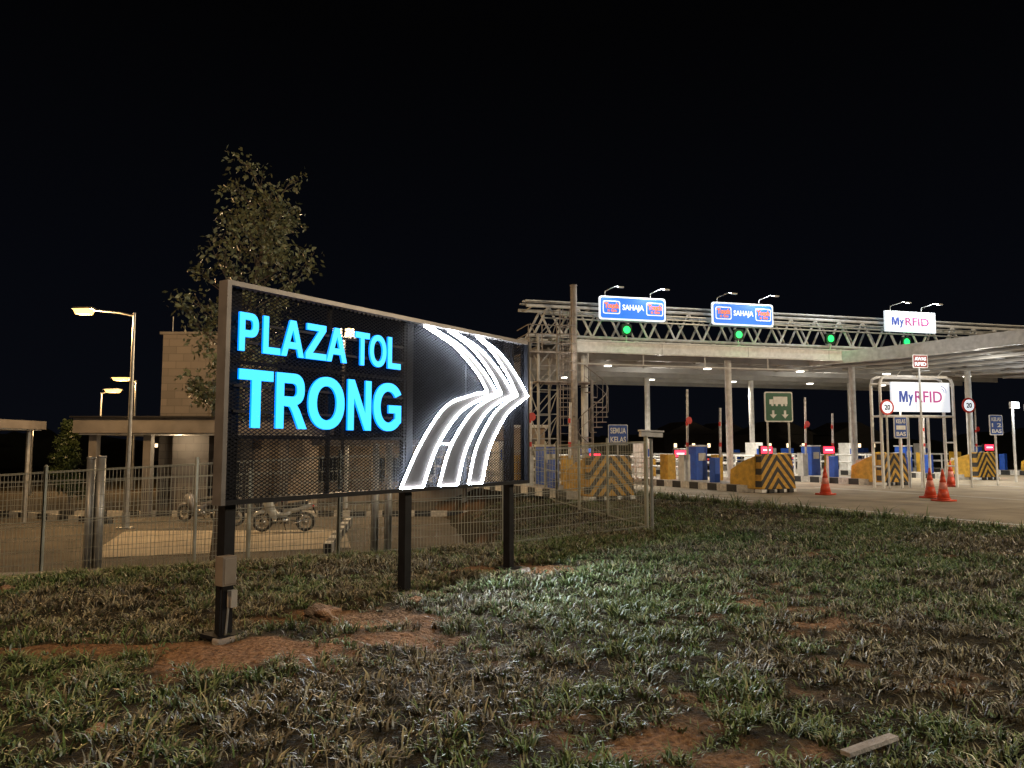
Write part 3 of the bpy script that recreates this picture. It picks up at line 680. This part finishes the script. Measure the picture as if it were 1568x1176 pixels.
# ---------------- islands ----------------
IA=math.atan2(.44,.9)
PINK=emis('led_display_red',(1,.03,.07),3);PINKW=emis('led_display_text',(1,.6,.6),3)
for k,nose in enumerate(((2.9,21.9),(9.0,25.5),(15.4,30.3),(22.2,35.2),(29,40))):
    w=.95
    mb=MB('traffic_island',(nose[0],nose[1],.045),IA)
    mb.prism([(-w,1.0,0),(-w*.5,.2,0),(w*.5,.2,0),(w,1.0,0),(w,26,0),(-w,26,0)],(0,0,.24),KERB)
    mb.prism([(-w+.06,1.05,.24),(w-.06,1.05,.24),(w-.06,25.9,.24),(-w+.06,25.9,.24)],(0,0,.01),CONC);mb.done()
    ab=MB('hazard_barrier',(nose[0],nose[1],.05),IA,bevel=.02)
    ab.prism([(-.78,0,.12),(.78,0,.12),(.70,.08,1.28),(-.70,.08,1.28)],(0,.3,0),CHEV)
    for s in(-1,1):
        x=s*.76;ab.prism([(x,.31,.12),(x,1.55,.12),(x,1.5,.75),(x,.8,1.08),(x,.31,1.22)],(-s*.14,0,0),YEL)
    ab.prism([(-.62,.6,.2),(.62,.6,.2),(.55,.6,1.0),(-.55,.6,1.0)],(0,.85,0),CONC)
    for q in(-.55,-.1,.35): ab.box((q+.1,-.02,.06),(.22,.2,.13),BLACK)
    ab.box((0,.15,.06),(1.6,.34,.11),WHITE);ab.done()
    cb=MB('toll_machine',(nose[0],nose[1],.29),IA,bevel=.02)
    cb.box((.35,4.6,.65),(.55,.6,1.3),BLUE);cb.box((.35,4.6,1.33),(.62,.68,.06),W);cb.box((-.45,5.4,.5),(.4,.5,1.0),YEL);cb.box((.35,4.28,.9),(.35,.03,.3),W)
    cb.box((.2,8.0,.75),(.5,.7,1.5),WHITE);cb.box((.2,7.63,1.0),(.34,.03,.4),BLUE);cb.box((-.2,12,.6),(.45,.6,1.2),BLUE)
    cb.box((-.5,2.6,.45),(.25,.3,.9),BLUE);cb.box((.4,14,.6),(.5,.6,1.2),WHITE);cb.box((-.3,16.5,.55),(.5,.6,1.1),BLUE)
    cb.done()
    bm_=MB('boom_barrier',(nose[0],nose[1],.29),IA)
    for q,(x,y,h_) in enumerate(((-.6,4.2,2.6),(.75,3.9,1.9))):
        bm_.box((x,y,.5),(.3,.34,1.0),YEL if q else W);bm_.tube((x,y-.2,.9),(x+.05,y-.2,.9+h_),.045,BOOM,8)
        for zz in(1.3,2.1): bm_.tube((x+.01,y-.2,zz),(x+.013,y-.2,zz+.16),.05,RED,8)
    bm_.disc((-.6,3.85,2.3),.14,.03,RED,16)
    bm_.done()
    rl=MB('guard_rail',(nose[0],nose[1],.29),IA)
    for x in(-.8,.82):
        for z in(.45,.85): rl.tube((x,6,z),(x,17,z),.045,WHITE,8)
        for y in np.arange(6,17.1,1.1): rl.tube((x,y,0),(x,y,.9),.045,WHITE,8)
    rl.done()
for (x,y,z) in((3.55,32.5,1.1),(7.0,31.5,1.25),(10.6,31.5,1.4),(13.4,32.0,1.4),(24,38,1.5)):
    ds=MB('led_display',(x,y,.05),.15);ds.tube((0,0.05,0),(0,0.05,z-.2),.05,W);ds.box((0,0,z),(.56,.16,.36),DARK);ds.box((0,-.09,z),(.48,.02,.28),PINK);ds.box((0,-.105,z),(.32,.012,.06),PINKW);o=ds.done()
    point('display_glow',(x,y-.35,z+.1),14,(1,.04,.06),.1,o)

for (x,y) in((7.4,34),(13.5,38)):
    b3=MB('lane_barrier',(x,y,.05),IA);b3.box((-1.4,0,.5),(.3,.3,1.0),YEL)
    for q in range(6): b3.tube((-1.2+q*.55,0,.95),(-1.2+q*.55+.55,0,.95),.04,RED if q%2 else WHITE,6)
    b3.done()

# ---------------- cones ----------------
WR=mat('cone_collar',(.7,.25,.2),.4);OR=mat('cone_orange',(.55,.06,.02),.5)
def cone(x,y,h=.85):
    mb=MB('traffic_cone',(x,y,.05),random.random())
    mb.box((0,0,.025),(.46,.46,.05),OR);n=20
    prof=[(.05,.17),(.32,.12),(.50,.086),(.66,.056),(.85,.022)];mts=[OR,WR,OR,OR]
    for (za_,ra),(zb_,rb),mt in zip(prof[:-1],prof[1:],mts): mb.tube((0,0,za_*h/.85),(0,0,zb_*h/.85),ra,mt,n,rb)
    mb.torus((0,0,.075),.17,.02,OR,'z',20,6);mb.done(True)
cone(10.1,24.4,.92);cone(12.3,21.6,.9);cone(17.0,29.3,1.0);cone(12.65,22.9,.9)

# ---------------- lane portal ----------------
pt=MB('lane_portal',(13.85,28.2,.045),math.radians(12))
Wd=3.2
for y in(0,.5):
    pt.path([(0,y,0),(0,y,3.9),(.08,y,4.12),(.28,y,4.2),(Wd-.28,y,4.2),(Wd-.08,y,4.12),(Wd,y,3.9),(Wd,y,0)],.055,WHITE,8)
    pt.tube((0,y,2.7),(Wd,y,2.7),.04,WHITE,8);pt.tube((0,y,3.95),(Wd,y,3.95),.03,WHITE,8)
for z in(.8,1.7,2.7,3.9):
    for x in(0,Wd): pt.tube((x,0,z),(x,.5,z),.03,WHITE,6)
for x in(1.0,1.35,1.9,2.25): pt.tube((x,.25,0),(x,.25,2.7),.05,WHITE,8)
for x in(.7,1.6,2.5): pt.path([(x,-.02,4.2),(x,-.3,4.4),(x+.1,-.6,4.38)],.015,W,5)
rfid(pt,.42,2.95,2.86,3.98,-.12);o=pt.done()
point('portal_light',(15.3,27.3,4.7),40,(.9,.95,1),.05,o)
def spd(x,y,z):
    mb=MB('speed_limit_sign',(x,y,.05),.2);mb.tube((0,.05,0),(0,.05,z+.25),.035,W);mb.disc((0,0,z),.29,.03,RED);mb.disc((0,-.006,z),.22,.01,WSIGN);mb.text('20',-.12,.12,z-.1,z+.1,-.008,.006,BLACK,None,.03);mb.done()
spd(13.95,27.9,3.0);spd(17.3,28.4,3.1)
def board(name,x,y,z0,z1,w,body,mt,tm,posts=True,rz=.2):
    mb=MB(name,(x,y,.05),rz);rrect(mb,-w/2,w/2,z0,z1,-.03,.04,WHITE,.04);rrect(mb,-w/2+.025,w/2-.025,z0+.025,z1-.025,-.036,.0055,mt,.03)
    n=len(body);hh=(z1-z0-.1)/n
    for i,tx in enumerate(body): mb.text(tx,-w/2+.08,w/2-.08,z1-.05-hh*(i+.85),z1-.05-hh*(i+.2),-.038,.006,tm,None,.02)
    if posts: mb.tube((0,.05,0),(0,.05,z1-.05),.035,W)
    return mb.done()
BS2=mat('sign_face_blue',(.02,.07,.3),.5,0,.1)
board('lane_class_sign',4.15,29.5,1.6,2.4,.8,['SEMUA','KELAS'],BS2,WHITE)
board('lane_class_sign',14.4,27.9,1.85,2.65,.55,['KELAS','1','BAS'],BS2,WHITE)
board('lane_class_sign',19.3,30,2.0,2.8,.6,['KELAS','1 2','BAS'],BS2,WHITE)
board('no_entry_sign',15.4,28.2,4.5,5.0,.65,['AWAS','RFID'],emis('sr',(.5,.03,.02),.6),WSIGN,True)
hs=MB('height_limit_sign',(9.3,26.2,.05),.15);GRN=mat('sign_green',(.012,.10,.05),.5,0,.1)
rrect(hs,-.52,.52,2.4,3.45,-.03,.04,WHITE,.06);rrect(hs,-.48,.48,2.44,3.41,-.036,.0055,GRN,.05)
hs.box((.06,-.04,3.15),(.52,.008,.26),WHITE);hs.box((-.28,-.04,3.10),(.14,.008,.17),WHITE)
for q in(-.24,-.08,.12,.26): hs.disc((q,-.046,2.99),.045,.01,WHITE,12)
for q in(-.22,.22): hs.prism([(q,-.045,2.52),(q-.13,-.045,2.66),(q-.04,-.045,2.66),(q-.04,-.045,2.8),(q+.04,-.045,2.8),(q+.04,-.045,2.66),(q+.13,-.045,2.66)],(0,.006,0),WHITE)
for q in(-.4,.4): hs.tube((q,.05,0),(q,.05,3.4),.035,W)
hs.done()
for x,y in((22.0,33),(24.0,35)):
    fb=MB('flood_light',(x,y,.05),.2);fb.tube((0,0,0),(0,0,3.3),.05,W);fb.box((0,-.1,3.35),(.4,.12,.3),W);fb.box((0,-.17,3.35),(.32,.02,.22),COOL);o=fb.done();point('flood',(x,y-.5,3.3),120,(.9,.95,1),.15,o)
HW=mat('far_house_wall',(.05,.045,.04),.9,0,.2);HL=emis('far_window',(1,.75,.45),2.5)
for i,(x,y) in enumerate(((18,80),(23,84),(27,78),(36,82),(-38,86))):
    hb=MB('distant_house',(x,y,0),.2);hb.box((0,0,1.4),(6,5,2.8),HW);hb.prism([(-3.3,-2.8,2.8),(3.3,-2.8,2.8),(0,-2.8,4.2)],(0,5.6,0),HW)
    for k in(-1.8,.2,1.9): hb.box((k,-2.52,1.7),(.3,.04,.4),HL)
    hb.done()
dt=MB('distant_trees')
DT=mat('dark_foliage',(.012,.015,.010),.9,0,.3,2)
for ring,(R,h0) in enumerate(((110,3.2),(125,4.5))):
    pts=[];N_=420
    for i in range(N_+1):
        a=math.radians(-20)+math.radians(220)*i/N_;hh=h0*(.7+.5*noise.noise((i*.06,ring*9,0))+.25*noise.noise((i*.5,ring,3))+.12*random.random())
        pts.append((R*math.cos(a),R*math.sin(a),hh))
    vv=[];ff=[]
    for p in pts: vv+=[(p[0],p[1],-2),p,(p[0]*1.03,p[1]*1.03,p[2]*.6)]
    for i in range(N_): ff+=[(3*i,3*i+3,3*i+4,3*i+1),(3*i+1,3*i+4,3*i+5,3*i+2)]
    dt.add(vv,ff,DT)
dt.done()

# ---------------- world ----------------
w=bpy.data.worlds.new('World');scn.world=w;w.use_nodes=True;nt=w.node_tree;bg=nt.nodes['Background']
tc=nt.nodes.new('ShaderNodeTexCoord');sp=nt.nodes.new('ShaderNodeSeparateXYZ');nt.links.new(tc.outputs['Generated'],sp.inputs[0])
r=nt.nodes.new('ShaderNodeValToRGB');e=r.color_ramp.elements
e[0].position=0;e[0].color=(.0026,.0031,.0050,1);e[1].position=.5;e[1].color=(.0008,.0008,.0010,1)
k=e.new(.2);k.color=(.0017,.0021,.0036,1)
nt.links.new(sp.outputs['Z'],r.inputs[0]);nt.links.new(r.outputs[0],bg.inputs[0]);bg.inputs[1].default_value=1

# ---------------- camera ----------------
c=bpy.data.cameras.new('camera');c.sensor_width=36;c.lens=1150/1568*36;c.clip_end=2000;c.clip_start=.05
co=bpy.data.objects.new('camera',c);COL.objects.link(co);co.location=(0,0,1.6);co.rotation_euler=(math.radians(94.75),0,0);scn.camera=co
